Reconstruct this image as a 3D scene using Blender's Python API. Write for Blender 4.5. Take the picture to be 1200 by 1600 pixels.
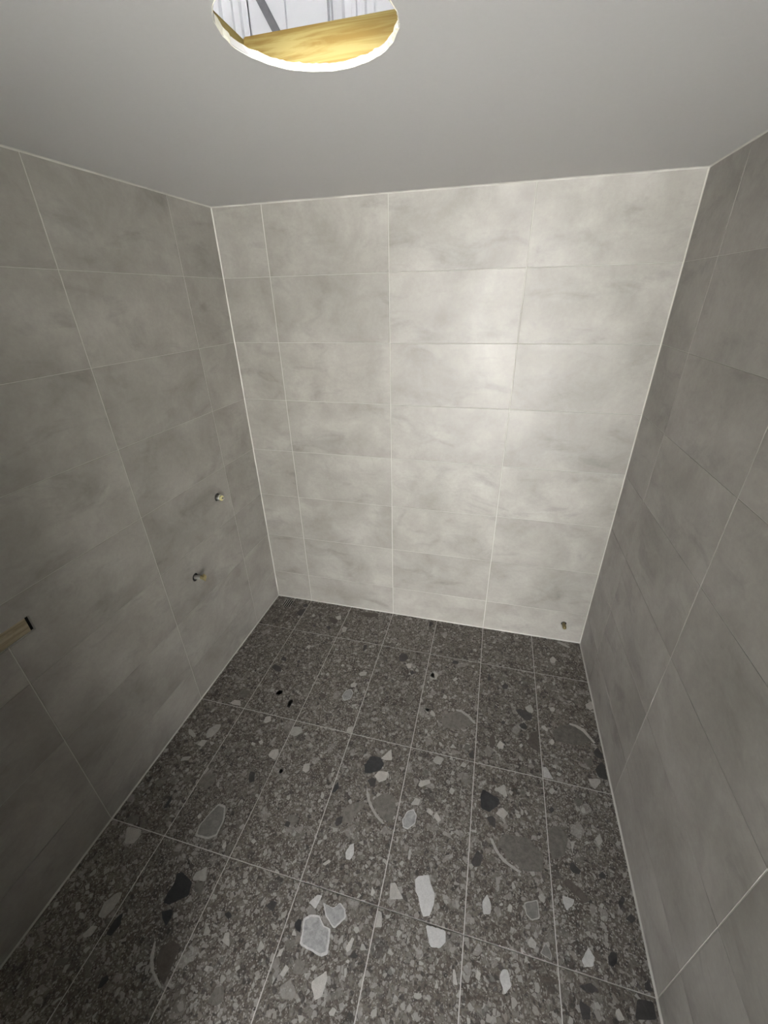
import bpy, bmesh, math, random
from mathutils import Matrix, Vector

for o in list(bpy.data.objects):
    bpy.data.objects.remove(o, do_unlink=True)
scene = bpy.context.scene
col = scene.collection
rnd = random.Random(7)

# ------------------------------------------------------------------ room dimensions (metres)
W, H = 2.0558, 2.3208            # width, ceiling height; back wall at y = 0
YF = -2.125                      # inner face of the front wall (doorway wall behind the photographer)
X1, PX = 0.2621, 0.6026          # first joint on the back wall, tile pitch
Y1 = 0.3003                      # first cross joint from the back wall
ZB, PZ = 0.2212, 0.3007          # bottom cut row, row pitch
G = 0.0034                       # grout gap
DX0, DX1, DZ = 0.76, 2.00, 2.28  # doorway in the front wall

OX0, OX1, OY, OZ = -0.7, 4.6, -5.0, 2.2   # wide opening in the unseen shed front, sized to shape the daylight

# ------------------------------------------------------------------ camera
cam_d = bpy.data.cameras.new('camera')
cam_d.sensor_fit = 'HORIZONTAL'
cam_d.sensor_width = 36.0
cam_d.lens = 643.652 * 36.0 / 1200.0
cam_d.clip_start = 0.01
cam = bpy.data.objects.new('camera', cam_d)
col.objects.link(cam)
Rr, Rd, Rf = ((0.968284, 0.249067, -0.019772), (0.098627, -0.453734, -0.885662), (-0.229561, 0.855623, -0.463909))
cam.matrix_world = Matrix(((Rr[0], -Rd[0], -Rf[0], 1.3845),
                           (Rr[1], -Rd[1], -Rf[1], -2.1202),
                           (Rr[2], -Rd[2], -Rf[2], 1.9299),
                           (0, 0, 0, 1)))
scene.camera = cam

# ------------------------------------------------------------------ daylight
world = bpy.data.worlds.new('world')
scene.world = world
world.use_nodes = True
wn = world.node_tree.nodes
wl = world.node_tree.links
sky = wn.new('ShaderNodeTexSky')
sky.sky_type = 'NISHITA'
sky.sun_disc = False
sky.sun_elevation = math.radians(48)
sky.sun_rotation = math.radians(150)
sky.air_density = 1.0
sky.dust_density = 2.5
hs = wn.new('ShaderNodeHueSaturation')
hs.inputs['Saturation'].default_value = 0.45     # thin haze
wl.new(sky.outputs[0], hs.inputs['Color'])
wl.new(hs.outputs[0], wn['Background'].inputs[0])
wn['Background'].inputs[1].default_value = 0.06

sun_d = bpy.data.lights.new('sun', 'SUN')
sun_d.energy = 14.0
sun_d.angle = math.radians(1.0)
sun_d.color = (1.0, 0.98, 0.96)
sun = bpy.data.objects.new('sun', sun_d)
col.objects.link(sun)
sun.rotation_euler = (math.radians(-38), math.radians(22), 0)

for nm, x0, x1, y, z0, z1 in (('shed_opening_portal', OX0, OX1, OY, -0.05, OZ),):
    pd = bpy.data.lights.new(nm, 'AREA')
    pd.shape = 'RECTANGLE'
    pd.size, pd.size_y = x1 - x0, z1 - z0
    pd.cycles.is_portal = True
    po = bpy.data.objects.new(nm, pd)
    col.objects.link(po)
    po.location = ((x0 + x1) / 2, y, (z0 + z1) / 2)
    po.rotation_euler = (math.radians(90), 0, 0)

vs = scene.view_settings
vs.view_transform = 'Standard'
vs.look = 'None'
vs.exposure = 3.9
vs.gamma = 1.0
vs.use_curve_mapping = False

scene.cycles.max_bounces = 10
scene.cycles.diffuse_bounces = 6
scene.cycles.glossy_bounces = 4
scene.cycles.caustics_reflective = False

# ------------------------------------------------------------------ material helpers
class NT:
    def __init__(self, name):
        self.m = bpy.data.materials.new(name)
        self.m.use_nodes = True
        self.t = self.m.node_tree
        self.b = self.t.nodes['Principled BSDF']
    def n(self, kind, **kw):
        nd = self.t.nodes.new('ShaderNode' + kind)
        for k, v in kw.items():
            if k.startswith('i_'):
                key = k[2:]
                key = int(key) if key.isdigit() else key.replace('_', ' ')
                nd.inputs[key].default_value = v
            else:
                setattr(nd, k, v)
        return nd
    def l(self, a, b):
        self.t.links.new(a, b)
    def ramp(self, src, stops, mode='LINEAR'):
        r = self.n('ValToRGB')
        e = r.color_ramp
        e.interpolation = mode
        while len(e.elements) < len(stops):
            e.elements.new(0.5)
        for el, (p, c) in zip(e.elements, stops):
            el.position = p
            el.color = (c[0], c[1], c[2], 1) if isinstance(c, tuple) else (c, c, c, 1)
        self.l(src, r.inputs[0])
        return r.outputs[0]
    def mix(self, fac, a, b, mode='MIX'):
        m = self.n('Mix', data_type='RGBA', blend_type=mode)
        for sock, v in ((m.inputs[0], fac), (m.inputs[6], a), (m.inputs[7], b)):
            if isinstance(v, bpy.types.NodeSocket):
                self.l(v, sock)
            elif isinstance(v, tuple):
                sock.default_value = (v[0], v[1], v[2], 1)
            else:
                sock.default_value = v
        return m.outputs[2]
    def math(self, op, a, b=0.0):
        m = self.n('Math', operation=op)
        for sock, v in ((m.inputs[0], a), (m.inputs[1], b)):
            if isinstance(v, bpy.types.NodeSocket):
                self.l(v, sock)
            else:
                sock.default_value = v
        return m.outputs[0]
    def coords(self, scale=(1, 1, 1), shift=True, kind='Object'):
        tc = self.n('TexCoord')
        mp = self.n('Mapping')
        mp.inputs['Scale'].default_value = scale
        self.l(tc.outputs[kind], mp.inputs['Vector'])
        if shift:
            oi = self.n('ObjectInfo')
            cx = self.n('CombineXYZ')
            self.l(self.math('MULTIPLY', oi.outputs['Random'], 57.0), cx.inputs[0])
            self.l(self.math('MULTIPLY', oi.outputs['Random'], 131.0), cx.inputs[1])
            self.l(self.math('MULTIPLY', oi.outputs['Random'], 83.0), cx.inputs[2])
            self.l(cx.outputs[0], mp.inputs['Location'])
        return mp.outputs[0]
    def noise(self, vec, scale, detail=4, rough=0.55, dist=0.0):
        nd = self.n('TexNoise')
        nd.inputs['Scale'].default_value = scale
        nd.inputs['Detail'].default_value = detail
        nd.inputs['Roughness'].default_value = rough
        nd.inputs['Distortion'].default_value = dist
        self.l(vec, nd.inputs['Vector'])
        return nd.outputs['Fac']
    def vor(self, vec, scale, feature='F1', rand=1.0):
        nd = self.n('TexVoronoi', feature=feature)
        nd.inputs['Scale'].default_value = scale
        nd.inputs['Randomness'].default_value = rand
        self.l(vec, nd.inputs['Vector'])
        return nd
    def bump(self, h, strength, dist):
        bp = self.n('Bump')
        bp.inputs['Strength'].default_value = strength
        bp.inputs['Distance'].default_value = dist
        self.l(h, bp.inputs['Height'])
        self.l(bp.outputs[0], self.b.inputs['Normal'])
    def out(self, color=None, rough=None, metal=None, spec=None):
        for key, v in (('Base Color', color), ('Roughness', rough), ('Metallic', metal), ('Specular IOR Level', spec)):
            if v is None:
                continue
            if isinstance(v, bpy.types.NodeSocket):
                self.l(v, self.b.inputs[key])
            elif isinstance(v, tuple):
                self.b.inputs[key].default_value = (v[0], v[1], v[2], 1)
            else:
                self.b.inputs[key].default_value = v
        return self.m

def simple(name, c, rough=0.6, metal=0.0, var=0.12, scale=30):
    t = NT(name)
    v = t.coords(shift=False)
    f = t.noise(v, scale, 3)
    cc = t.mix(f, tuple(x * (1 - var) for x in c), tuple(min(1, x * (1 + var)) for x in c))
    return t.out(cc, rough, metal)

def mat_wall_tile():
    t = NT('concrete_look_tile')
    v = t.coords()
    vs_ = t.coords((1.0, 2.2, 1.0))
    cloud = t.noise(v, 4.5, 6, 0.58, 0.3)
    c = t.ramp(cloud, [(0.28, (0.208, 0.193, 0.174)), (0.50, (0.277, 0.261, 0.238)), (0.72, (0.345, 0.328, 0.302))])
    streak = t.noise(vs_, 4.0, 8, 0.62, 0.7)
    sm = t.ramp(streak, [(0.32, 0.78), (0.40, 0.91), (0.47, 1.0), (0.62, 1.0), (0.75, 1.08)])
    c = t.mix(1.0, c, sm, 'MULTIPLY')
    fine = t.noise(v, 60, 5, 0.7)
    fm = t.ramp(fine, [(0.3, 0.93), (0.7, 1.05)])
    c = t.mix(1.0, c, fm, 'MULTIPLY')
    # thin wandering hairlines
    w = t.n('TexWave', wave_type='BANDS', bands_direction='Y')
    w.inputs['Scale'].default_value = 1.1
    w.inputs['Distortion'].default_value = 9.0
    w.inputs['Detail'].default_value = 4.0
    w.inputs['Detail Scale'].default_value = 2.2
    t.l(v, w.inputs['Vector'])
    ln = t.ramp(w.outputs['Fac'], [(0.0, 1.0), (0.012, 0.0)])
    gate = t.ramp(t.noise(v, 6.0, 2), [(0.52, 0.0), (0.62, 1.0)])
    c = t.mix(t.math('MULTIPLY', t.math('MULTIPLY', ln, gate), 0.30), c, (0.25, 0.235, 0.21))
    oi = t.n('ObjectInfo')
    pt = t.ramp(oi.outputs['Random'], [(0.0, 0.95), (1.0, 1.05)])
    c = t.mix(1.0, c, pt, 'MULTIPLY')
    r = t.ramp(t.noise(v, 9, 5, 0.6), [(0.3, 0.42), (0.7, 0.56)])
    bh = t.math('ADD', t.math('ADD', t.noise(v, 7, 5, 0.55, 0.4), t.math('MULTIPLY', t.noise(vs_, 24, 5, 0.6, 1.0), 0.35)), t.math('MULTIPLY', fine, 0.10))
    t.bump(bh, 0.35, 0.0022)
    return t.out(c, r, 0.0, 0.8)

def mat_floor_tile():
    t = NT('terrazzo_tile')
    v = t.coords()
    wob = t.n('TexNoise')
    wob.inputs['Scale'].default_value = 22
    wob.inputs['Detail'].default_value = 3
    t.l(v, wob.inputs['Vector'])
    add = t.n('VectorMath', operation='MULTIPLY_ADD')
    t.l(wob.outputs['Color'], add.inputs[0])
    add.inputs[1].default_value = (0.022, 0.022, 0.022)
    t.l(v, add.inputs[2])
    vw = add.outputs[0]
    big = t.noise(v, 9, 6, 0.65, 1.4)
    c = t.ramp(big, [(0.30, (0.070, 0.058, 0.047)), (0.5, (0.118, 0.102, 0.085)), (0.72, (0.165, 0.148, 0.128))])
    fine = t.noise(v, 110, 4, 0.7)
    c = t.mix(1.0, c, t.ramp(fine, [(0.3, 0.62), (0.7, 1.45)]), 'MULTIPLY')
    for scale, lo, hi, seed_axis, edge in ((230, 0.60, 0.64, 0, 0.04), (125, 0.66, 0.69, 1, 0.04), (72, 0.72, 0.74, 2, 0.05), (40, 0.86, 0.87, 1, 0.05), (22, 0.93, 0.935, 0, 0.04)):
        vo = t.vor(vw, scale)
        ve = t.vor(vw, scale, 'DISTANCE_TO_EDGE')
        sep = t.n('SeparateColor')
        t.l(vo.outputs['Color'], sep.inputs[0])
        on = t.ramp(sep.outputs[seed_axis], [(lo, 0.0), (hi, 1.0)])
        inside = t.ramp(ve.outputs['Distance'], [(edge, 0.0), (edge + 0.05, 1.0)])
        tone = t.ramp(sep.outputs[(seed_axis + 1) % 3], [(0.0, (0.035, 0.033, 0.031)), (0.22, (0.06, 0.056, 0.052)), (0.25, (0.17, 0.155, 0.138)),
                                                       (0.62, (0.22, 0.208, 0.188)), (0.66, (0.31, 0.298, 0.275)), (1.0, (0.40, 0.388, 0.362))])
        c = t.mix(t.math('MULTIPLY', t.math('MULTIPLY', on, inside), 0.72 if scale > 60 else 0.5), c, tone)
    # pale angular flecks
    vf = t.vor(vw, 58)
    vfe = t.vor(vw, 58, 'DISTANCE_TO_EDGE')
    sf = t.n('SeparateColor')
    t.l(vf.outputs['Color'], sf.inputs[0])
    fl = t.math('MULTIPLY', t.ramp(sf.outputs[1], [(0.86, 0.0), (0.865, 1.0)]), t.ramp(vfe.outputs['Distance'], [(0.10, 0.0), (0.13, 1.0)]))
    c = t.mix(t.math('MULTIPLY', fl, 0.8), c, t.ramp(sf.outputs[0], [(0.0, (0.24, 0.222, 0.195)), (1.0, (0.46, 0.445, 0.415))]))
    # scattered bright grit
    vg = t.vor(v, 150)
    sg = t.n('SeparateColor')
    t.l(vg.outputs['Color'], sg.inputs[0])
    grit = t.math('MULTIPLY', t.ramp(sg.outputs[2], [(0.80, 0.0), (0.82, 1.0)]), t.ramp(vg.outputs['Distance'], [(0.28, 1.0), (0.40, 0.0)]))
    c = t.mix(t.math('MULTIPLY', grit, 0.75), c, (0.40, 0.385, 0.36))
    oi = t.n('ObjectInfo')
    c = t.mix(1.0, c, t.ramp(oi.outputs['Random'], [(0.0, 0.94), (1.0, 1.06)]), 'MULTIPLY')
    r = t.ramp(t.noise(v, 14, 4), [(0.3, 0.46), (0.7, 0.60)])
    t.bump(fine, 0.2, 0.0006)
    return t.out(c, r, 0.0, 0.35)

def mat_chip(name, c, var=0.14, rough=0.45):
    t = NT(name)
    v = t.coords(kind='Object')
    a = t.noise(v, 55, 5, 0.62, 0.6)
    cc = t.mix(t.ramp(a, [(0.3, 0.0), (0.7, 1.0)]), tuple(x * (1 - var) for x in c), tuple(x * (1 + var) for x in c))
    oi = t.n('ObjectInfo')
    cc = t.mix(1.0, cc, t.ramp(oi.outputs['Random'], [(0.0, 0.86), (1.0, 1.12)]), 'MULTIPLY')
    fine = t.noise(v, 240, 3, 0.6)
    cc = t.mix(1.0, cc, t.ramp(fine, [(0.3, 0.90), (0.7, 1.1)]), 'MULTIPLY')
    return t.out(cc, rough, 0.0, 0.45)

def mat_pine(name, a, b, g, axis):
    t = NT(name)
    sc = [3.0, 3.0, 3.0]
    for k in range(3):
        if k != axis:
            sc[k] = 52.0
    v = t.coords(tuple(sc), shift=False)
    gr = t.noise(v, 1.0, 6, 0.62, 1.5)
    c = t.mix(t.ramp(gr, [(0.38, 0.0), (0.56, 1.0)]), a, b)
    v2 = t.coords((1, 1, 1), shift=False)
    gn = t.ramp(t.noise(v2, 11, 5, 0.6, 0.8), [(0.56, 0.0), (0.72, 0.75)])
    c = t.mix(gn, c, g)
    kn = t.vor(v2, 9.0)
    c = t.mix(t.ramp(kn.outputs['Distance'], [(0.06, 0.55), (0.12, 0.0)]), c, tuple(x * 0.45 for x in a))
    return t.out(c, 0.75, 0.0, 0.25)

M = {}
M['wall_tile'] = mat_wall_tile()
M['floor_tile'] = mat_floor_tile()
M['wall_grout'] = simple('wall_grout', (0.48, 0.465, 0.43), 0.8, 0, 0.06, 80)
M['floor_grout'] = simple('floor_grout', (0.60, 0.585, 0.56), 0.85, 0, 0.10, 60)
M['silicone'] = simple('silicone', (0.50, 0.49, 0.455), 0.4, 0, 0.05, 40)
M['ceiling'] = simple('ceiling_paint', (0.58, 0.572, 0.567), 0.75, 0, 0.02, 90)
M['gypsum'] = simple('gypsum_core', (0.88, 0.86, 0.74), 0.9, 0, 0.05, 200)
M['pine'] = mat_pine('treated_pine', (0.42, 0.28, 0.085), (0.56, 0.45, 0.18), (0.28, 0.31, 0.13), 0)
M['pine_y_shaded'] = mat_pine('treated_pine_shaded', (0.30, 0.22, 0.07), (0.42, 0.33, 0.13), (0.22, 0.24, 0.09), 1)  # darker copy of the treated pine, side-face shade put into the colour
M['noggin'] = mat_pine('weathered_pine', (0.24, 0.20, 0.13), (0.36, 0.31, 0.22), (0.18, 0.155, 0.11), 1)
M['sheet'] = simple('white_sheet_metal', (0.58, 0.585, 0.615), 0.45, 0, 0.05, 6)
M['steel'] = simple('galvanised_strap', (0.16, 0.16, 0.17), 0.5, 0.3, 0.15, 50)
M['brass'] = simple('brass', (0.40, 0.33, 0.17), 0.34, 1.0, 0.2, 60)
M['chrome'] = simple('dull_chrome', (0.50, 0.49, 0.46), 0.35, 1.0, 0.1, 60)
M['plug'] = simple('cream_plastic_plug', (0.74, 0.66, 0.34), 0.5, 0, 0.08, 60)
M['dark'] = simple('cavity_shade_black', (0.02, 0.019, 0.017), 0.9, 0, 0.1, 40)  # near-black colour standing in for the shade inside holes
M['plaster'] = simple('bare_plasterboard', (0.20, 0.19, 0.18), 0.85, 0, 0.04, 8)
M['slab'] = simple('concrete_slab', (0.18, 0.175, 0.165), 0.8, 0, 0.1, 5)
M['shed_wall'] = simple('shed_lining', (0.25, 0.25, 0.25), 0.6, 0, 0.05, 5)
M['render'] = simple('bounce_wall_white', (0.78, 0.78, 0.77), 0.9, 0, 0.04, 3)  # white for the added wall that bounces sunlight
M['drain'] = simple('drain_bar_metal', (0.42, 0.41, 0.38), 0.5, 0.0, 0.2, 90)

def mat_ground():
    t = NT('lawn_and_gravel')
    v = t.coords(shift=False)
    a = t.noise(v, 0.8, 6, 0.6)
    c = t.mix(t.ramp(a, [(0.42, 0.0), (0.58, 1.0)]), (0.29, 0.31, 0.25), (0.40, 0.40, 0.42))
    return t.out(c, 0.95)
M['ground'] = mat_ground()

CHIP = {'l': mat_chip('light_grey_stone', (0.43, 0.412, 0.385)),
        'w': mat_chip('pale_stone', (0.50, 0.495, 0.485)),
        'W': mat_chip('palest_stone', (0.57, 0.565, 0.555), 0.06),
        'd': mat_chip('charcoal_stone', (0.055, 0.052, 0.050), 0.25),
        'k': mat_chip('black_stone', (0.036, 0.036, 0.038), 0.25),
        'b': mat_chip('brown_stone', (0.095, 0.082, 0.070), 0.2),
        'm': mat_chip('mid_grey_stone', (0.160, 0.148, 0.132), 0.3),
        's': mat_chip('slate_grey_stone', (0.20, 0.195, 0.18), 0.25),
        'r': mat_chip('ringed_stone', (0.32, 0.318, 0.315), 0.3)}

# ------------------------------------------------------------------ mesh helpers
def new_obj(name, me, parent=None, mat=None, kind=None, label=None, cat=None, group=None):
    o = bpy.data.objects.new(name, me)
    col.objects.link(o)
    if parent is not None:
        o.parent = parent
    if mat is not None and me is not None and not me.materials:
        me.materials.append(mat)
    if kind:
        o['kind'] = kind
    if label:
        o['label'] = label
    if cat:
        o['category'] = cat
    if group:
        o['group'] = group
    return o

def mesh_from(bm, name, smooth=False):
    me = bpy.data.meshes.new(name)
    bmesh.ops.recalc_face_normals(bm, faces=bm.faces[:])
    bm.to_mesh(me)
    bm.free()
    if smooth:
        for p in me.polygons:
            p.use_smooth = True
    return me

def add_box(bm, a, b):
    vs_ = [bm.verts.new((x, y, z)) for x in (a[0], b[0]) for y in (a[1], b[1]) for z in (a[2], b[2])]
    for f in ((0, 1, 3, 2), (4, 6, 7, 5), (0, 4, 5, 1), (2, 3, 7, 6), (0, 2, 6, 4), (1, 5, 7, 3)):
        bm.faces.new([vs_[i] for i in f])

def box_mesh(name, a, b, bevel=0.0):
    bm = bmesh.new()
    add_box(bm, a, b)
    if bevel:
        bmesh.ops.bevel(bm, geom=bm.edges[:], offset=bevel, segments=2, affect='EDGES')
    return mesh_from(bm, name)

def lathe(bm, prof, seg=24, cap=True, mat4=None):
    """prof: list of (radius, z); revolved about local z"""
    rings = []
    for r, z in prof:
        rings.append([bm.verts.new((r * math.cos(2 * math.pi * k / seg), r * math.sin(2 * math.pi * k / seg), z)) for k in range(seg)])
    for a, b in zip(rings, rings[1:]):
        for k in range(seg):
            bm.faces.new((a[k], a[(k + 1) % seg], b[(k + 1) % seg], b[k]))
    if cap:
        bm.faces.new(rings[-1])
        bm.faces.new(rings[0][::-1])
    if mat4 is not None:
        bmesh.ops.transform(bm, matrix=mat4, verts=[v for r in rings for v in r])
    return rings

def cut(obj, cutters):
    """boolean-subtract a list of meshes (in world space) from obj, keeping obj"""
    tmp = []
    for me in cutters:
        c = bpy.data.objects.new('cutter', me)
        col.objects.link(c)
        md = obj.modifiers.new('cut', 'BOOLEAN')
        md.operation = 'DIFFERENCE'
        md.solver = 'EXACT'
        md.object = c
        tmp.append(c)
    bpy.context.view_layer.update()
    dg = bpy.context.evaluated_depsgraph_get()
    me = bpy.data.meshes.new_from_object(obj.evaluated_get(dg))
    obj.modifiers.clear()
    obj.data = me
    for c in tmp:
        bpy.data.objects.remove(c, do_unlink=True)

def cyl_mesh(center, axis, r, length, seg=32, jit=0.0):
    bm = bmesh.new()
    lathe(bm, [(r, -length / 2), (r, length / 2)], seg)
    if jit:
        for k in range(seg):
            s = 1 + rnd.uniform(-jit, jit)
            for v in (bm.verts[:][k], bm.verts[:][k + seg]):
                v.co.x *= s
                v.co.y *= s
    q = Vector((0, 0, 1)).rotation_difference(Vector(axis)).to_matrix().to_4x4()
    bmesh.ops.transform(bm, matrix=Matrix.Translation(center) @ q, verts=bm.verts[:])
    return mesh_from(bm, 'cutter')

# ------------------------------------------------------------------ fixtures that pierce the walls
UP = (0.0, -0.412, 0.990)      # capped outlet, left wall
LP = (0.0, -0.708, 0.676)      # brass outlet, left wall
BP = (1.938, 0.0, 0.134)       # brass stub, back wall
SLOT = (-1.555, -1.419, 0.981, 1.040)   # y0 y1 z0 z1, left wall
DR = (0.107, -0.066, 0.0)      # floor waste
HOLE = (1.0331, -1.2176, 0.147)

BED = 0.0014                   # how far the grout sits behind the tile faces
TH = 0.11

# ------------------------------------------------------------------ shell
floor = new_obj('floor', box_mesh('floor', (-TH, YF - 0.12, -0.12), (W + TH, TH, -BED)), mat=M['floor_grout'], kind='structure')
wall_left = new_obj('wall_left', box_mesh('wall_left', (-TH, YF - 0.12, -BED), (-BED, BED, H)), mat=M['wall_grout'], kind='structure')
wall_right = new_obj('wall_right', box_mesh('wall_right', (W + BED, YF - 0.12, -BED), (W + TH, BED, H)), mat=M['wall_grout'], kind='structure')
wall_back = new_obj('wall_back', box_mesh('wall_back', (-TH, BED, -BED), (W + TH, TH, H)), mat=M['wall_grout'], kind='structure')
bm = bmesh.new()
add_box(bm, (-BED, YF - 0.12, 0), (DX0, YF, H))
add_box(bm, (DX1, YF - 0.12, 0), (W + BED, YF, H))
add_box(bm, (DX0, YF - 0.12, DZ), (DX1, YF, H))
wall_front = new_obj('wall_front', mesh_from(bm, 'wall_front'), mat=M['plaster'], kind='structure')

ceiling = new_obj('ceiling', box_mesh('ceiling', (-TH, YF - 0.12, H), (W + TH, TH, H + 0.0095)), mat=M['ceiling'], kind='structure')
cut(ceiling, [cyl_mesh((HOLE[0], HOLE[1], H), (0, 0, 1), HOLE[2], 0.1, 72, 0.006)])
# raw gypsum edge of the hole: ragged ring lining the cut
bm = bmesh.new()
seg = 144
rings = [[], [], [], []]
for k in range(seg):
    a = 2 * math.pi * k / seg
    w = 0.0012 * math.sin(9 * a) + 0.0010 * math.sin(23 * a + 1) + rnd.uniform(-0.0009, 0.0009)
    rough_ = 0.003 * max(0, math.sin(a * 1.0 - 5.6)) * rnd.uniform(0, 1.6)
    for q, (r, z) in enumerate(((HOLE[2] + 0.0005 + w * 0.5, H - 0.0012), (HOLE[2] - 0.0006 + w - rough_, H + 0.002), (HOLE[2] - 0.0012 + w, H + 0.0100 + rnd.uniform(-0.0008, 0.0008)), (HOLE[2] + 0.004, H + 0.0108))):
        rings[q].append(bm.verts.new((HOLE[0] + r * math.cos(a), HOLE[1] + r * math.sin(a), z)))
for a_, b_ in zip(rings, rings[1:] + rings[:1]):
    for k in range(seg):
        bm.faces.new((a_[k], a_[(k + 1) % seg], b_[(k + 1) % seg], b_[k]))
new_obj('cut_edge', mesh_from(bm, 'cut_edge'), ceiling, M['gypsum'])

# ------------------------------------------------------------------ tiles
tile_cache = {}
def tile_mesh(w, h, mat, key):
    k = (round(w, 4), round(h, 4), key)
    if k in tile_cache:
        return tile_cache[k]
    c, t = 0.0009, BED
    bm = bmesh.new()
    x, y = w / 2, h / 2
    inner = [bm.verts.new(p) for p in ((-x + c, -y + c, 0), (x - c, -y + c, 0), (x - c, y - c, 0), (-x + c, y - c, 0))]
    mid = [bm.verts.new(p) for p in ((-x, -y, -c * 0.6), (x, -y, -c * 0.6), (x, y, -c * 0.6), (-x, y, -c * 0.6))]
    back = [bm.verts.new(p) for p in ((-x, -y, -t), (x, -y, -t), (x, y, -t), (-x, y, -t))]
    bm.faces.new(inner)
    for a, b in ((inner, mid), (mid, back)):
        for i in range(4):
            bm.faces.new((a[i], b[i], b[(i + 1) % 4], a[(i + 1) % 4]))
    bm.faces.new(back[::-1])
    me = mesh_from(bm, key)
    me.materials.append(mat)
    tile_cache[k] = me
    return me

FR = {'back': ((1, 0, 0), (0, 0, 1), (0, -1, 0)), 'left': ((0, 1, 0), (0, 0, 1), (1, 0, 0)),
      'right': ((0, -1, 0), (0, 0, 1), (-1, 0, 0)), 'floor': ((1, 0, 0), (0, 1, 0), (0, 0, 1))}
def place_tile(name, side, center, w, h, parent, mat, flip):
    o = new_obj(name, tile_mesh(w, h, mat, name), parent)
    ax, ay, az = (Vector(v) for v in FR[side])
    rot = Matrix((ax, ay, az)).transposed()
    if flip:
        rot = rot @ Matrix.Rotation(math.pi, 3, 'Z')
    # slight lippage: every tile sits a hair out of true
    rot = rot @ Matrix.Rotation(rnd.uniform(-1, 1) * 0.0011, 3, 'X') @ Matrix.Rotation(rnd.uniform(-1, 1) * 0.0006, 3, 'Y')
    o.matrix_world = Matrix.Translation(center) @ rot.to_4x4()
    return o

def spans(cuts, G=G):
    return [(a + (G / 2 if i else 0.0030), b - (G / 2 if i < len(cuts) - 2 else 0.0030)) for i, (a, b) in enumerate(zip(cuts, cuts[1:]))]

zc = spans([0.0] + [ZB + i * PZ for i in range(7)] + [H], 0.0015)
xc = spans([0.0] + [X1 + i * PX for i in range(3)] + [W])
yc = spans([0.0] + [Y1 + i * PX for i in range(4)] + ([-YF] if -YF > Y1 + 3 * PX + 0.05 else []))
yc[-1] = (yc[-1][0], min(yc[-1][1], -YF - 0.002))
tiles = {'back': [], 'left': [], 'right': [], 'floor': []}
for a, b in xc:
    for c_, d_ in zc:
        tiles['back'].append(place_tile('wall_tile', 'back', ((a + b) / 2, 0, (c_ + d_) / 2), b - a, d_ - c_, wall_back, M['wall_tile'], rnd.random() < 0.5))
for a, b in yc:
    for c_, d_ in zc:
        tiles['left'].append(place_tile('wall_tile', 'left', (0, -(a + b) / 2, (c_ + d_) / 2), b - a, d_ - c_, wall_left, M['wall_tile'], rnd.random() < 0.5))
        tiles['right'].append(place_tile('wall_tile', 'right', (W, -(a + b) / 2, (c_ + d_) / 2), b - a, d_ - c_, wall_right, M['wall_tile'], rnd.random() < 0.5))
fx = spans([0.0] + [X1 + i * PX / 2 for i in range(6)] + [W])
floor_grid = []
for a, b in fx:
    for c_, d_ in yc:
        o = place_tile('floor_tile', 'floor', ((a + b) / 2, -(c_ + d_) / 2, 0), b - a, d_ - c_, floor, M['floor_tile'], False)
        o.rotation_euler = (0, 0, 0)
        tiles['floor'].append(o)
        floor_grid.append((a, b, -d_, -c_, o))

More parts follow.
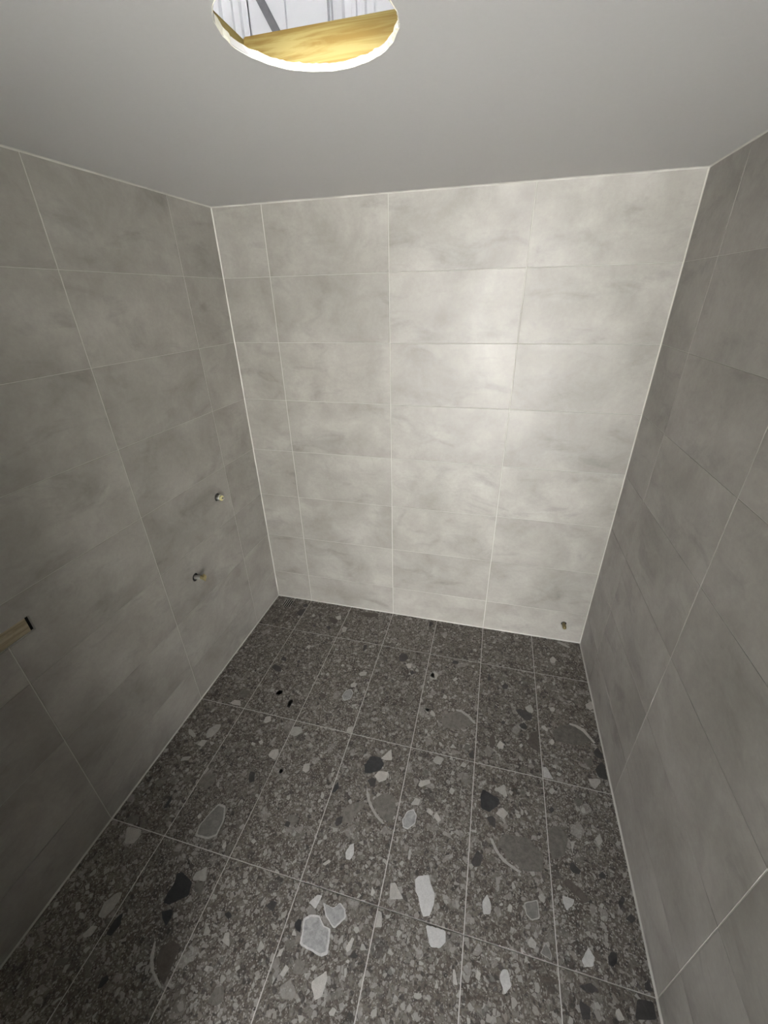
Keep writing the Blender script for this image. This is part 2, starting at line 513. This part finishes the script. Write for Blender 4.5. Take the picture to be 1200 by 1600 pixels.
# ------------------------------------------------------------------ stone chips showing in the floor tiles (x,y in mm)
CHIPS = """
d 208,-147 227,-109 264,-97 271,-141 250,-174
b 445,-133 473,-132 523,-155 508,-193 473,-175
d 219,-59 243,-36 266,-66 238,-81
d 458,-225 481,-212 500,-231 491,-252
d 300,-555 300,-523 327,-536 338,-556
d 270,-618 282,-591 333,-609 342,-637 312,-638
d 382,-774 391,-752 415,-753 416,-773 398,-786
d 479,-843 474,-804 491,-790 496,-829
d 987,-360 996,-332 1026,-331 1047,-365 1024,-395 995,-396
d 759,-375 753,-322 774,-320 773,-365
b 623,-737 626,-710 660,-723 653,-753
r 743,-708 752,-669 779,-652 800,-673 796,-716 766,-736
l 766,-627 779,-608 803,-610 797,-636 776,-642
l 786,-543 805,-523 833,-520 831,-546 805,-556
l 409,-424 415,-402 433,-405 433,-439
l 1037,-411 1073,-396 1075,-432 1058,-442
l 555,-961 569,-935 607,-930 622,-954 600,-982 571,-984
l 836,-897 836,-875 863,-864 867,-903 838,-905
l 569,-222 577,-197 603,-206 604,-243 585,-251
b 627,-38 772,-24 770,-57 698,-82
l 488,-123 520,-100 535,-136 515,-149
l 1191,-671 1221,-674 1220,-693 1202,-688
d 1122,-69 1120,-23 1142,-26 1138,-70
l 598,-1165 599,-1143 618,-1149 614,-1165
b 787,-771 830,-765 829,-788 800,-793
l 603,-592 611,-573 626,-587 617,-601
l 326,-145 336,-126 351,-147 340,-163
d 372,-238 381,-223 397,-239 385,-250
d 400,-544 408,-527 422,-541 414,-553
l 847,-662 849,-638 864,-647 859,-664
l 667,-511 674,-495 689,-504 682,-518
d 1072,-463 1088,-447 1101,-465 1085,-481
l 1189,-464 1202,-432 1216,-446 1213,-475
l 1185,-454 1210,-423 1237,-442 1228,-481 1194,-483
l 1278,-590 1287,-565 1302,-575 1297,-596
l 1193,-680 1205,-672 1223,-683 1214,-701
l 1226,-698 1233,-677 1254,-696 1255,-713 1238,-710
m 1285,-729 1314,-677 1372,-646 1418,-667 1453,-693 1423,-734 1358,-764 1306,-758
R 1359,-643 1385,-641 1422,-661 1459,-696 1455,-707 1417,-674 1382,-655 1357,-654
d 1658,-573 1684,-561 1742,-583 1736,-614 1706,-627 1674,-600
l 1706,-546 1737,-522 1748,-551 1743,-575 1717,-569
d 1672,-659 1698,-638 1713,-659 1708,-679 1684,-675
d 1509,-420 1516,-363 1532,-402 1525,-416
d 1588,-436 1606,-414 1625,-427 1615,-453 1593,-456
b 1705,-744 1737,-681 1763,-675 1762,-730 1760,-782 1731,-772
l 1566,-795 1581,-765 1601,-782 1593,-806 1574,-809
b 1534,-812 1529,-769 1548,-727 1561,-779 1550,-816
l 1861,-177 1883,-149 1900,-172 1888,-202 1867,-203
l 1830,-526 1844,-512 1860,-519 1853,-538 1833,-541
l 1775,-391 1794,-387 1792,-404 1774,-414
l 2015,-455 2049,-426 2055,-467 2035,-487 2016,-476
m 1830,-659 1871,-613 1930,-594 1982,-614 2015,-659 1954,-701 1892,-707 1838,-702
R 1918,-588 1946,-590 1987,-606 2027,-670 2017,-675 1977,-623 1941,-602 1919,-599
d 2007,-722 2031,-691 2049,-725 2041,-747 2018,-745
d 2000,-806 2037,-760 2048,-778 2046,-844 2011,-841
l 1963,-857 2014,-845 2014,-863 1984,-899 1969,-882
w 1768,-854 1787,-846 1815,-897 1768,-898
l 1366,-1059 1375,-1039 1391,-1049 1382,-1070
l 1403,-936 1413,-915 1433,-919 1427,-938
d 1437,-870 1458,-843 1461,-885 1446,-888
l 1779,-643 1797,-629 1812,-654 1802,-664
m 1957,-780 1991,-751 2001,-777 1975,-804
l 1317,-460 1334,-437 1349,-446 1332,-468
d 1125,-72 1123,-23 1136,-28 1136,-69
d 1300,-344 1314,-314 1343,-321 1335,-342
l 1809,-718 1827,-696 1837,-716 1823,-732
l 1915,-25 1937,-12 1996,-49 1980,-60
l 1669,-770 1681,-757 1686,-768 1677,-777
m 1408,-855 1421,-822 1442,-825 1436,-853
d 1585,-666 1596,-650 1606,-664 1596,-676
l 154,-1082 151,-1050 174,-1018 197,-1014 205,-1041 192,-1087 167,-1093
l 64,-1095 49,-1075 69,-1074 114,-1101 100,-1109
l 147,-1139 150,-1111 181,-1105 181,-1139
l 119,-1227 117,-1207 158,-1193 152,-1215
l 258,-1252 255,-1216 275,-1226 271,-1252
m 266,-1283 274,-1250 318,-1235 339,-1273 316,-1308 277,-1303
l 511,-1102 515,-1075 546,-1061 561,-1086 549,-1115
l 404,-950 398,-921 423,-910 438,-936 416,-954
l 168,-893 183,-867 218,-864 236,-894 202,-896
m 177,-824 199,-790 236,-798 241,-842 201,-846
d 383,-780 390,-753 418,-758 407,-786
d 479,-839 483,-795 499,-797 497,-845
d 478,-1223 468,-1191 493,-1189 510,-1227 491,-1237
l 591,-1161 600,-1145 621,-1153 611,-1167
s 384,-1477 376,-1438 390,-1389 408,-1343 443,-1345 469,-1396 472,-1455 442,-1475
k 186,-1422 184,-1388 185,-1362 198,-1384 198,-1416
l 126,-1568 86,-1514 155,-1509 167,-1528 161,-1557 139,-1565
m 66,-1505 65,-1482 97,-1464 120,-1485 115,-1498
l 466,-1602 465,-1581 496,-1551 519,-1594
m 67,-1340 75,-1322 106,-1299 118,-1319 109,-1352
l 512,-1479 518,-1459 530,-1477 522,-1488
l 617,-1438 622,-1426 639,-1432 632,-1444
l 402,-1072 404,-1060 422,-1063 424,-1078
l 432,-1051 444,-1039 459,-1049 449,-1065
l 10,-1212 8,-1192 23,-1187 26,-1208
l 348,-1412 351,-1398 364,-1405 362,-1419
k 408,-1686 402,-1659 407,-1629 396,-1599 413,-1589 470,-1607 485,-1644 452,-1669 432,-1685
k 418,-1707 453,-1691 464,-1709 463,-1738 434,-1722
l 207,-1773 196,-1738 220,-1702 239,-1697 246,-1715 244,-1743 231,-1773
k 273,-1805 272,-1768 280,-1750 286,-1743 303,-1770 295,-1803
l 195,-1825 207,-1797 229,-1794 227,-1820 209,-1830
l 118,-1785 97,-1763 111,-1755 129,-1772
l 145,-1794 134,-1781 147,-1777 161,-1788
m 167,-1910 165,-1892 204,-1880 199,-1900
k 352,-1916 346,-1892 359,-1882 371,-1890 364,-1909
R 462,-1813 449,-1776 455,-1777 478,-1814 498,-1836 551,-1862 544,-1865 488,-1839
b 488,-1816 480,-1785 508,-1759 543,-1765 552,-1831 552,-1857 511,-1837
m 711,-1854 715,-1820 739,-1810 758,-1838 739,-1855
l 656,-1796 658,-1784 672,-1783 670,-1797
m 63,-1900 58,-1879 72,-1873 75,-1889
l 674,-1722 672,-1700 685,-1695 707,-1728
m 488,-1626 486,-1606 519,-1595 526,-1617 523,-1635
m 144,-1596 140,-1577 150,-1578 158,-1595
d 251,-1900 250,-1889 261,-1889 265,-1901
k 973,-1037 991,-987 1037,-985 1061,-1011 1052,-1041 1014,-1066 983,-1071
l 1039,-989 1076,-932 1093,-985 1058,-992
d 1005,-1100 1022,-1081 1042,-1087 1047,-1120 1025,-1121
l 1029,-1073 1045,-1047 1089,-1041 1088,-1076 1058,-1096
m 1046,-1180 1086,-1135 1136,-1134 1155,-1173 1153,-1226 1126,-1240 1086,-1216
R 1007,-1121 1032,-1160 1048,-1187 1083,-1221 1123,-1248 1116,-1252 1077,-1230 1042,-1197 1020,-1163
m 934,-1258 953,-1215 1013,-1184 1025,-1197 997,-1242 985,-1282 951,-1283
d 923,-1297 923,-1275 948,-1262 950,-1291 934,-1305
k 866,-1189 871,-1154 878,-1136 891,-1158 881,-1181
r 1190,-1217 1203,-1180 1228,-1164 1247,-1184 1246,-1217 1220,-1246 1199,-1243
l 1213,-1151 1228,-1120 1250,-1122 1246,-1147
l 1231,-1066 1236,-1044 1277,-1028 1282,-1045 1245,-1071
l 1281,-1161 1291,-1145 1313,-1157 1307,-1172
l 1315,-1171 1325,-1152 1348,-1178 1338,-1191
l 1277,-940 1291,-913 1328,-918 1315,-954 1288,-951
w 998,-1381 1008,-1352 1021,-1343 1033,-1379 1024,-1400 1008,-1401
l 825,-1215 824,-1191 842,-1207 837,-1222
l 948,-1200 956,-1191 968,-1202 961,-1213
l 924,-1438 944,-1417 954,-1423 937,-1440
l 1129,-1481 1129,-1456 1146,-1471 1137,-1484
l 1200,-1477 1192,-1431 1209,-1424 1249,-1464
W 1279,-1398 1289,-1385 1327,-1372 1337,-1395 1355,-1419 1359,-1446 1348,-1486 1325,-1494 1312,-1474 1299,-1444 1286,-1431
W 1337,-1512 1407,-1510 1410,-1540 1392,-1559 1360,-1563
l 1166,-1552 1168,-1516 1182,-1518 1192,-1556 1168,-1562
w 920,-1556 942,-1528 960,-1526 951,-1567
r 969,-1543 1010,-1549 1031,-1528 1053,-1539 1065,-1562 1033,-1601 991,-1575
r 918,-1601 936,-1585 970,-1578 997,-1600 1023,-1603 1036,-1663 1016,-1675 933,-1665 928,-1632
l 1087,-1636 1100,-1604 1109,-1606 1104,-1636 1096,-1643
l 897,-1650 899,-1632 916,-1648
k 894,-1620 902,-1606 916,-1605 924,-1638 904,-1633
l 701,-1131 697,-1100 721,-1090 732,-1119 722,-1135
l 1239,-1341 1240,-1305 1250,-1319 1248,-1345
l 801,-1712 801,-1686 822,-1698 811,-1717
l 871,-1711 874,-1694 888,-1681 886,-1705
m 666,-1713 680,-1699 707,-1707 705,-1727
d 773,-1603 786,-1584 809,-1583 808,-1611
d 641,-1658 653,-1647 671,-1656 663,-1668
d 721,-1354 724,-1335 743,-1338 743,-1356
b 804,-1106 808,-1078 831,-1077 835,-1112
m 1235,-1013 1249,-988 1268,-997 1258,-1021
m 716,-1319 744,-1305 772,-1316 763,-1344 737,-1343
k 1500,-1042 1511,-1013 1581,-1038 1577,-1064 1540,-1101 1506,-1094
l 1563,-1000 1602,-969 1615,-1022 1585,-1016
d 1528,-1124 1553,-1111 1567,-1122 1566,-1156 1545,-1146
l 1565,-1099 1593,-1068 1618,-1086 1598,-1114
m 1571,-1209 1598,-1167 1692,-1158 1749,-1206 1738,-1261 1672,-1275 1620,-1248
R 1543,-1195 1555,-1195 1579,-1235 1613,-1260 1664,-1279 1657,-1285 1598,-1265 1567,-1236
m 1773,-1101 1822,-1082 1847,-1126 1825,-1187 1778,-1212 1771,-1173
d 1839,-1223 1849,-1200 1881,-1222 1872,-1235 1848,-1234
d 1941,-1220 1955,-1204 1967,-1213 1961,-1227 1943,-1227
b 1808,-1275 1827,-1258 1876,-1282 1892,-1310 1877,-1320 1840,-1297
w 1803,-1315 1844,-1316 1838,-1332 1813,-1356 1804,-1335
w 1524,-1402 1541,-1377 1556,-1403 1553,-1431 1529,-1437
l 1718,-1339 1733,-1325 1745,-1335 1738,-1354 1724,-1349
d 1928,-1445 1940,-1429 1959,-1428 1955,-1451 1939,-1466 1926,-1463
w 1844,-1474 1871,-1435 1886,-1456 1879,-1479 1851,-1489
l 1677,-1472 1688,-1454 1706,-1467 1699,-1483 1680,-1483
l 1653,-1490 1663,-1495 1670,-1501 1654,-1502
w 1586,-1574 1595,-1557 1611,-1554 1623,-1587 1603,-1612 1589,-1587
s 1668,-1369 1717,-1348 1721,-1400 1693,-1413 1673,-1401
l 1949,-1098 1972,-1074 1978,-1101 1960,-1120
l 1786,-954 1804,-934 1818,-946 1801,-966
l 1855,-1153 1854,-1132 1878,-1122 1868,-1135 1856,-1173
d 1478,-1294 1498,-1248 1522,-1263 1512,-1298 1486,-1305
d 1828,-1561 1832,-1569 1854,-1576 1850,-1601 1827,-1607 1822,-1580
d 1826,-1536 1864,-1520 1885,-1530 1865,-1543 1837,-1542
d 2006,-1329 2029,-1309 2043,-1320 2026,-1337
d 1996,-1521 2041,-1516 2041,-1553 1978,-1569
d 1992,-1288 2011,-1263 2019,-1270 1997,-1309
d 2026,-1481 2043,-1465 2046,-1494 2025,-1495
l 1511,-1597 1516,-1578 1528,-1584 1524,-1603
l 1443,-1628 1440,-1597 1446,-1595 1459,-1628
s 1714,-1490 1736,-1457 1753,-1485 1748,-1498
l 1612,-1406 1619,-1384 1629,-1390 1625,-1408
l 1584,-1396 1591,-1388 1597,-1393 1590,-1399
l 1627,-1335 1638,-1326 1642,-1333 1632,-1340
l 1924,-1567 1937,-1555 1949,-1576 1931,-1583
m 1883,-972 1906,-948 1924,-962 1908,-991
d 1779,-1030 1797,-1016 1805,-1028 1790,-1043
l 1007,-1733 1044,-1699 1054,-1714 1052,-1754 1033,-1768 1012,-1746
l 1083,-1780 1092,-1767 1104,-1770 1101,-1783 1088,-1785
m 939,-1731 938,-1696 969,-1698 974,-1727
l 901,-1745 910,-1718 925,-1725 916,-1746
d 1108,-1651 1119,-1638 1135,-1641 1127,-1651
l 1098,-1666 1103,-1657 1111,-1660 1108,-1667
"""
def clip_poly(poly, x0, x1, y0, y1):
    for axis, lim, sgn in ((0, x0, 1), (0, x1, -1), (1, y0, 1), (1, y1, -1)):
        out = []
        for i, p in enumerate(poly):
            q = poly[i - 1]
            ip, iq = (p[axis] - lim) * sgn >= 0, (q[axis] - lim) * sgn >= 0
            if ip != iq:
                t = (lim - q[axis]) / (p[axis] - q[axis])
                out.append((q[0] + t * (p[0] - q[0]), q[1] + t * (p[1] - q[1])))
            if ip:
                out.append(p)
        poly = out
        if len(poly) < 3:
            return []
    return poly

def soften(poly, n=1):
    for _ in range(n):
        out = []
        for i, p in enumerate(poly):
            q = poly[(i + 1) % len(poly)]
            out.append((p[0] * 0.91 + q[0] * 0.09, p[1] * 0.91 + q[1] * 0.09))
            out.append((p[0] * 0.09 + q[0] * 0.91, p[1] * 0.09 + q[1] * 0.91))
        poly = out
    return poly

def roughen(poly):
    out = []
    for i, p in enumerate(poly):
        q = poly[(i + 1) % len(poly)]
        L = math.hypot(q[0] - p[0], q[1] - p[1])
        n = max(1, min(6, int(L / 0.006)))
        for k in range(n):
            t = k / n
            j = 0.0009 if k else 0.0004
            out.append((p[0] + t * (q[0] - p[0]) + rnd.uniform(-j, j), p[1] + t * (q[1] - p[1]) + rnd.uniform(-j, j)))
    return out

def stone_chip(kind, poly, tile, z):
    cx = sum(p[0] for p in poly) / len(poly)
    cy = sum(p[1] for p in poly) / len(poly)
    bm = bmesh.new()
    me_ring = kind in ('r', 's')
    edge = [bm.verts.new((p[0] - cx, p[1] - cy, -0.0004)) for p in poly]
    top = [bm.verts.new(((p[0] - cx) * 0.985, (p[1] - cy) * 0.985, z)) for p in poly]
    n = len(poly)
    for i in range(n):
        bm.faces.new((edge[i], edge[(i + 1) % n], top[(i + 1) % n], top[i])).material_index = 0
    if me_ring:
        inn = [bm.verts.new(((p[0] - cx) * 0.86, (p[1] - cy) * 0.86, z)) for p in poly]
        for i in range(n):
            bm.faces.new((top[i], top[(i + 1) % n], inn[(i + 1) % n], inn[i])).material_index = 1
        bm.faces.new(inn)
    else:
        bm.faces.new(top)
    me = mesh_from(bm, 'stone_chip')
    me.materials.append(CHIP['l' if kind == 'R' else kind])
    if me_ring:
        me.materials.append(CHIP['w' if kind == 'r' else 'l'])
    o = new_obj('stone_chip', me, tile)
    o.location = (cx - tile.location.x, cy - tile.location.y, 0)

for ln in CHIPS.strip().split('\n'):
    parts = ln.split()
    poly = [tuple(float(v) / 1000 for v in s.split(',')) for s in parts[1:]]
    cx = sum(p[0] for p in poly) / len(poly)
    cy = sum(p[1] for p in poly) / len(poly)
    if parts[0] != 'R':
        poly = soften(poly)
    poly = roughen(poly)
    for a, b, c_, d_, o in floor_grid:
        if a - G <= cx <= b + G and c_ - G <= cy <= d_ + G:
            e = 0.0012
            poly = clip_poly(poly, a + e, b - e, c_ + e, d_ - e)
            if poly:
                stone_chip(parts[0], poly, o, {'R': 0.0005, 'm': 0.00025}.get(parts[0], 0.00035))
            break

# ------------------------------------------------------------------ holes through tiles and walls
def cut_tiles(side, p, reach, cutter):
    for o in tiles[side]:
        xs = [o.matrix_world @ v.co for v in o.data.vertices]
        lo = [min(v[i] for v in xs) - reach for i in range(3)]
        hi = [max(v[i] for v in xs) + reach for i in range(3)]
        if all(lo[i] - 0.02 <= p[i] <= hi[i] + 0.02 for i in range(3)):
            cut(o, [cutter()])
for p, r in ((UP, 0.0215), (LP, 0.0220)):
    cut_tiles('left', p, r, lambda: cyl_mesh(p, (1, 0, 0), r, 0.05))
    cut(wall_left, [cyl_mesh(p, (1, 0, 0), r, 0.16)])
slot_c = (0.0, (SLOT[0] + SLOT[1]) / 2, (SLOT[2] + SLOT[3]) / 2)
cut_tiles('left', slot_c, 0.07, lambda: box_mesh('cutter', (-0.02, SLOT[0], SLOT[2]), (0.02, SLOT[1], SLOT[3])))
cut(wall_left, [box_mesh('cutter', (-0.085, SLOT[0], SLOT[2]), (0.02, SLOT[1], SLOT[3]))])
cut_tiles('back', BP, 0.016, lambda: cyl_mesh(BP, (0, 1, 0), 0.016, 0.05))
cut(wall_back, [cyl_mesh(BP, (0, 1, 0), 0.016, 0.16)])
cut_tiles('floor', DR, 0.05, lambda: cyl_mesh(DR, (0, 0, 1), 0.046, 0.03))
cut(floor, [cyl_mesh(DR, (0, 0, 1), 0.046, 0.12)])

# ------------------------------------------------------------------ silicone beads (trim)
def bead(n, a, b, u, v, s, mat=None):
    """triangular-ish bead from a to b in the corner spanned by u and v"""
    bm = bmesh.new()
    u, v = Vector(u), Vector(v)
    N = 40
    prev = None
    for i in range(N + 1):
        p = Vector(a).lerp(Vector(b), i / N)
        k = s * (1 + rnd.uniform(-0.12, 0.12))
        ring = [bm.verts.new(p), bm.verts.new(p + u * k), bm.verts.new(p + (u + v) * k * 0.42), bm.verts.new(p + v * k)]
        if prev:
            for q in range(4):
                bm.faces.new((prev[q], prev[(q + 1) % 4], ring[(q + 1) % 4], ring[q]))
        else:
            bm.faces.new(ring)
        prev = ring
    bm.faces.new(prev[::-1])
    new_obj('trim_%d' % n, mesh_from(bm, 'trim'), mat=mat or M['silicone'], kind='structure')
ex, ey, ez = Vector((1, 0, 0)), Vector((0, 1, 0)), Vector((0, 0, 1))
bead(1, (0, 0, 0), (0, 0, H), ex, -ey, 0.0045)
bead(2, (W, 0, 0), (W, 0, H), -ex, -ey, 0.0042)
bead(3, (0, 0, 0), (W, 0, 0), -ey, ez, 0.0050)
bead(4, (0, 0, 0), (0, YF, 0), ex, ez, 0.0050)
bead(5, (W, 0, 0), (W, YF, 0), -ex, ez, 0.0055)
bead(6, (0, 0, H), (W, 0, H), -ey, -ez, 0.0052)
bead(7, (0, 0, H), (0, YF, H), ex, -ez, 0.0045)
bead(8, (W, 0, H), (W, YF, H), -ex, -ez, 0.0045)

# ------------------------------------------------------------------ plumbing
def fitting(name, label, cat, loc, axis, pieces, group=None):
    """pieces: (part name, material, profile, extra) revolved about the outlet axis"""
    root = new_obj(name, None, label=label, cat=cat, group=group)
    root.empty_display_size = 0.03
    q = Vector((0, 0, 1)).rotation_difference(Vector(axis)).to_matrix().to_4x4()
    root.matrix_world = Matrix.Translation(loc) @ q
    for pn, mat, prof, seg in pieces:
        bm = bmesh.new()
        lathe(bm, prof, seg)
        me = mesh_from(bm, pn, smooth=False)
        for pl in me.polygons:
            pl.use_smooth = seg > 8 and len(pl.vertices) == 4
        new_obj(pn, me, root, mat)
    return root

# upper outlet: pale collar, cream plug, grey threaded nose
u = fitting('capped_outlet', 'capped water outlet with cream plug, upper one on the left wall', 'pipe fitting', UP, (1, -0.05, -0.06), [
    ('painted_hole_shade', M['dark'], [(0.0160, -0.002), (0.0211, -0.002), (0.0211, -0.078), (0.0160, -0.078)], 28),  # near-black liner painted in as the shade around the pipe
    ('pipe', M['chrome'], [(0.0155, -0.06), (0.0155, 0.020), (0.0150, 0.022)], 28),
    ('collar', M['chrome'], [(0.0158, 0.010), (0.0180, 0.012), (0.0180, 0.018), (0.0158, 0.020)], 28),
    ('plug', M['plug'], [(0.0145, 0.020), (0.0150, 0.028), (0.0140, 0.031), (0.006, 0.032)], 20),
    ('nose', M['chrome'], [(0.0055, 0.031), (0.0055, 0.040), (0.0045, 0.042)], 12)])
l_ = fitting('brass_outlet', 'brass pipe outlet with winged end, lower one on the left wall', 'pipe fitting', LP, (1, 0.10, 0.06), [
    ('painted_hole_shade', M['dark'], [(0.0120, -0.002), (0.0217, -0.002), (0.0217, -0.078), (0.0120, -0.078)], 28),  # dark liner, shade of the hole put in as colour
    ('pipe', M['chrome'], [(0.0115, -0.06), (0.0115, 0.030), (0.0105, 0.031)], 24),
    ('thread', M['brass'], [(0.0100, 0.030), (0.0112, 0.0315), (0.0100, 0.033), (0.0112, 0.0345), (0.0100, 0.036), (0.0112, 0.0375), (0.0100, 0.039), (0.0095, 0.046)], 20),
    ('hex_nut', M['brass'], [(0.0135, 0.044), (0.0150, 0.0455), (0.0150, 0.052), (0.0130, 0.054)], 6)])
bm = bmesh.new()
add_box(bm, (-0.020, -0.004, 0.047), (0.020, 0.004, 0.053))
bmesh.ops.bevel(bm, geom=bm.edges[:], offset=0.0015, segments=2, affect='EDGES')
new_obj('wing', mesh_from(bm, 'wing'), l_, M['brass'])
b_ = fitting('brass_stub', 'small brass pipe stub low on the back wall near the right corner', 'pipe fitting', BP, (0.03, -1, -0.12), [
    ('painted_hole_shade', M['dark'], [(0.0095, -0.002), (0.0157, -0.002), (0.0157, -0.078), (0.0095, -0.078)], 28),  # dark liner painting the shade inside this hole
    ('pipe', M['brass'], [(0.0090, -0.06), (0.0090, 0.014), (0.0085, 0.015)], 24),
    ('nut', M['brass'], [(0.0110, 0.012), (0.0125, 0.0135), (0.0125, 0.020), (0.0110, 0.0215)], 6),
    ('end_cap', M['brass'], [(0.0105, 0.021), (0.0112, 0.024), (0.0112, 0.034), (0.0095, 0.038), (0.006, 0.0405), (0.002, 0.0412)], 24)])

# ------------------------------------------------------------------ floor waste
dr = new_obj('floor_drain', None, label='small round slotted drain in the floor by the left back corner', cat='drain')
dr.location = (DR[0], DR[1], 0)
dr.empty_display_size = 0.03
bm = bmesh.new()
lathe(bm, [(0.0455, -0.002), (0.0455, -0.0500), (0.044, -0.0505)], 32, False)
bm.faces.new([bm.verts.new((0.044 * math.cos(2 * math.pi * k / 32), 0.044 * math.sin(2 * math.pi * k / 32), -0.05)) for k in range(32)])
new_obj('sump', mesh_from(bm, 'sump'), dr, M['dark'])
bm = bmesh.new()
lathe(bm, [(0.0400, -0.003), (0.0400, -0.0004), (0.0458, -0.0004), (0.0458, -0.003), (0.0400, -0.003)], 40, False)
new_obj('rim', mesh_from(bm, 'rim'), dr, M['floor_tile'])
for k in range(-2, 3):
    x = k * 0.0152
    hl = math.sqrt(0.0405 ** 2 - (abs(x)) ** 2)
    o = new_obj('grate_bar', box_mesh('grate_bar', (-0.0022, -hl, -0.0020), (0.0022, hl, -0.0004), 0.0004), dr, M['drain'])
    o.location = (x, 0, 0)

# ------------------------------------------------------------------ timber behind the slot
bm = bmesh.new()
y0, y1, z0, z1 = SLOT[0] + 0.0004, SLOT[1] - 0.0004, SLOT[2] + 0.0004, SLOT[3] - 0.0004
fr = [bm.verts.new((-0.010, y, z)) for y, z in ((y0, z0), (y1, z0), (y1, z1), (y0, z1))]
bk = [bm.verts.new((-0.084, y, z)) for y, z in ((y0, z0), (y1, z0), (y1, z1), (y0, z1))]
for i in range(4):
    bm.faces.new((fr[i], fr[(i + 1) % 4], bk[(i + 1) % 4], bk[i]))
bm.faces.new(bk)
new_obj('painted_slot_shade', mesh_from(bm, 'painted_slot_shade'), wall_left, M['dark'])  # near-black box put in as the shade within the slot
o = new_obj('timber_noggin', box_mesh('timber_noggin', (-0.050, SLOT[0] - 0.0, SLOT[2] + 0.0006), (-0.006, SLOT[1] - 0.010, SLOT[3] - 0.0006), 0.0015), mat=M['noggin'],
            label='weathered timber noggin showing inside the slot cut in left wall', cat='timber')

# ------------------------------------------------------------------ roof space seen through the hole
ZT = H + 0.0112
def beam(name, a, b, mat, label):
    bm = bmesh.new()
    add_box(bm, a, b)
    bmesh.ops.bevel(bm, geom=bm.edges[:], offset=0.003, segments=2, affect='EDGES')
    return new_obj(name, mesh_from(bm, name), mat=mat, label=label, cat='joist')
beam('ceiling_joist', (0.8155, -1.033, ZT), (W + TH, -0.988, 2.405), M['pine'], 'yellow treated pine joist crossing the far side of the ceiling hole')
beam('ceiling_joist', (0.7700, YF - 0.1, ZT), (0.8150, TH, 2.405), M['pine_y_shaded'], 'olive pine joist, shade painted into its colour, at the left edge of the ceiling hole')

# white sheet-metal wall of the shed behind the room, one object with its panels as parts
SY = 0.15
outer = new_obj('wall_outer', box_mesh('wall_outer', (-3.0, SY + 0.03, -0.15), (5.0, SY + 0.05, 3.75)), mat=M['sheet'], kind='structure')
PER = 0.545
def sheet_panel(x0):
    prof = [(0.000, 0.012), (0.006, 0.012), (0.008, 0.0), (0.166, 0.0), (0.168, 0.012), (0.174, 0.012), (0.176, 0.0), (0.350, 0.0), (0.354, 0.018), (0.362, 0.020),
            (0.364, 0.0), (0.366, 0.0), (0.368, 0.020), (0.378, 0.020), (0.384, 0.0), (0.412, 0.0), (0.418, 0.018), (0.446, 0.018), (0.452, 0.002), (0.470, 0.0), (0.473, 0.012),
            (0.484, 0.012), (0.487, 0.0), (0.506, 0.0), (0.512, 0.014), (0.522, 0.014), (0.525, 0.0), (0.545, 0.0)]
    bm = bmesh.new()
    lo = [bm.verts.new((x, y, -0.15)) for x, y in prof]
    hi = [bm.verts.new((x, y, 3.74)) for x, y in prof]
    for i in range(len(prof) - 1):
        bm.faces.new((lo[i], lo[i + 1], hi[i + 1], hi[i]))
    return bm
bm = sheet_panel(0)
pm = bpy.data.meshes.new('sheet_panel')
bm.to_mesh(pm)
bm.free()
pm.materials.append(M['sheet'])
for k in range(-6, 9):
    o = new_obj('sheet_panel', pm, outer)
    o.location = (0.2365 + k * PER, SY, 0)
# diagonal strap brace, lying against the sheets
bm = bmesh.new()
d0, d1 = Vector((0.130, SY - 0.008, 3.30)), Vector((0.530, SY - 0.008, 2.63))
dd = (d1 - d0).normalized()
nn = Vector((dd.z, 0, -dd.x)) * 0.0155
vv = []
for p in (d0, d1):
    for s in (1, -1):
        for y in (0.0, 0.005):
            vv.append(bm.verts.new(p + nn * s + Vector((0, y, 0))))
for f in ((0, 1, 3, 2), (4, 6, 7, 5), (0, 4, 5, 1), (2, 3, 7, 6), (0, 2, 6, 4), (1, 5, 7, 3)):
    bm.faces.new([vv[i] for i in f])
new_obj('strap_brace', mesh_from(bm, 'strap_brace'), mat=M['steel'], label='dark grey diagonal steel strap across the white sheet metal', cat='brace')

roof = new_obj('roof', box_mesh('roof', (-3.0, OY, 3.75), (5.0, 0.25, 3.79)), mat=M['sheet'], kind='structure')
# unseen rest of the shed, closed in to shape the daylight through its opening
new_obj('floor_shed', box_mesh('floor_shed', (-3.0, OY, -0.14), (5.0, YF - 0.12, -0.02)), mat=M['slab'], kind='structure')
new_obj('wall_shed_left', box_mesh('wall_shed_left', (-3.06, OY, -0.14), (-3.0, 0.25, 3.75)), mat=M['shed_wall'], kind='structure')
new_obj('wall_shed_right', box_mesh('wall_shed_right', (5.0, OY, -0.14), (5.06, 0.25, 3.75)), mat=M['shed_wall'], kind='structure')
bm = bmesh.new()
add_box(bm, (-3.0, OY - 0.06, -0.14), (OX0, OY, 3.75))
add_box(bm, (OX1, OY - 0.06, -0.14), (5.0, OY, 3.75))
add_box(bm, (OX0, OY - 0.06, OZ), (OX1, OY, 3.75))
new_obj('wall_shed_front', mesh_from(bm, 'wall_shed_front'), mat=M['shed_wall'], kind='structure')
# unseen white wall, added to bounce sunlight in through the opening
new_obj('wall_bounce_added', box_mesh('wall_bounce_added', (-1.5, -9.2, -0.12), (7.0, -9.0, 1.7)), mat=M['render'], kind='structure')
ground = new_obj('ground', box_mesh('ground', (-45, -60, -0.4), (45, OY - 0.07, -0.10)), mat=M['ground'], kind='structure')
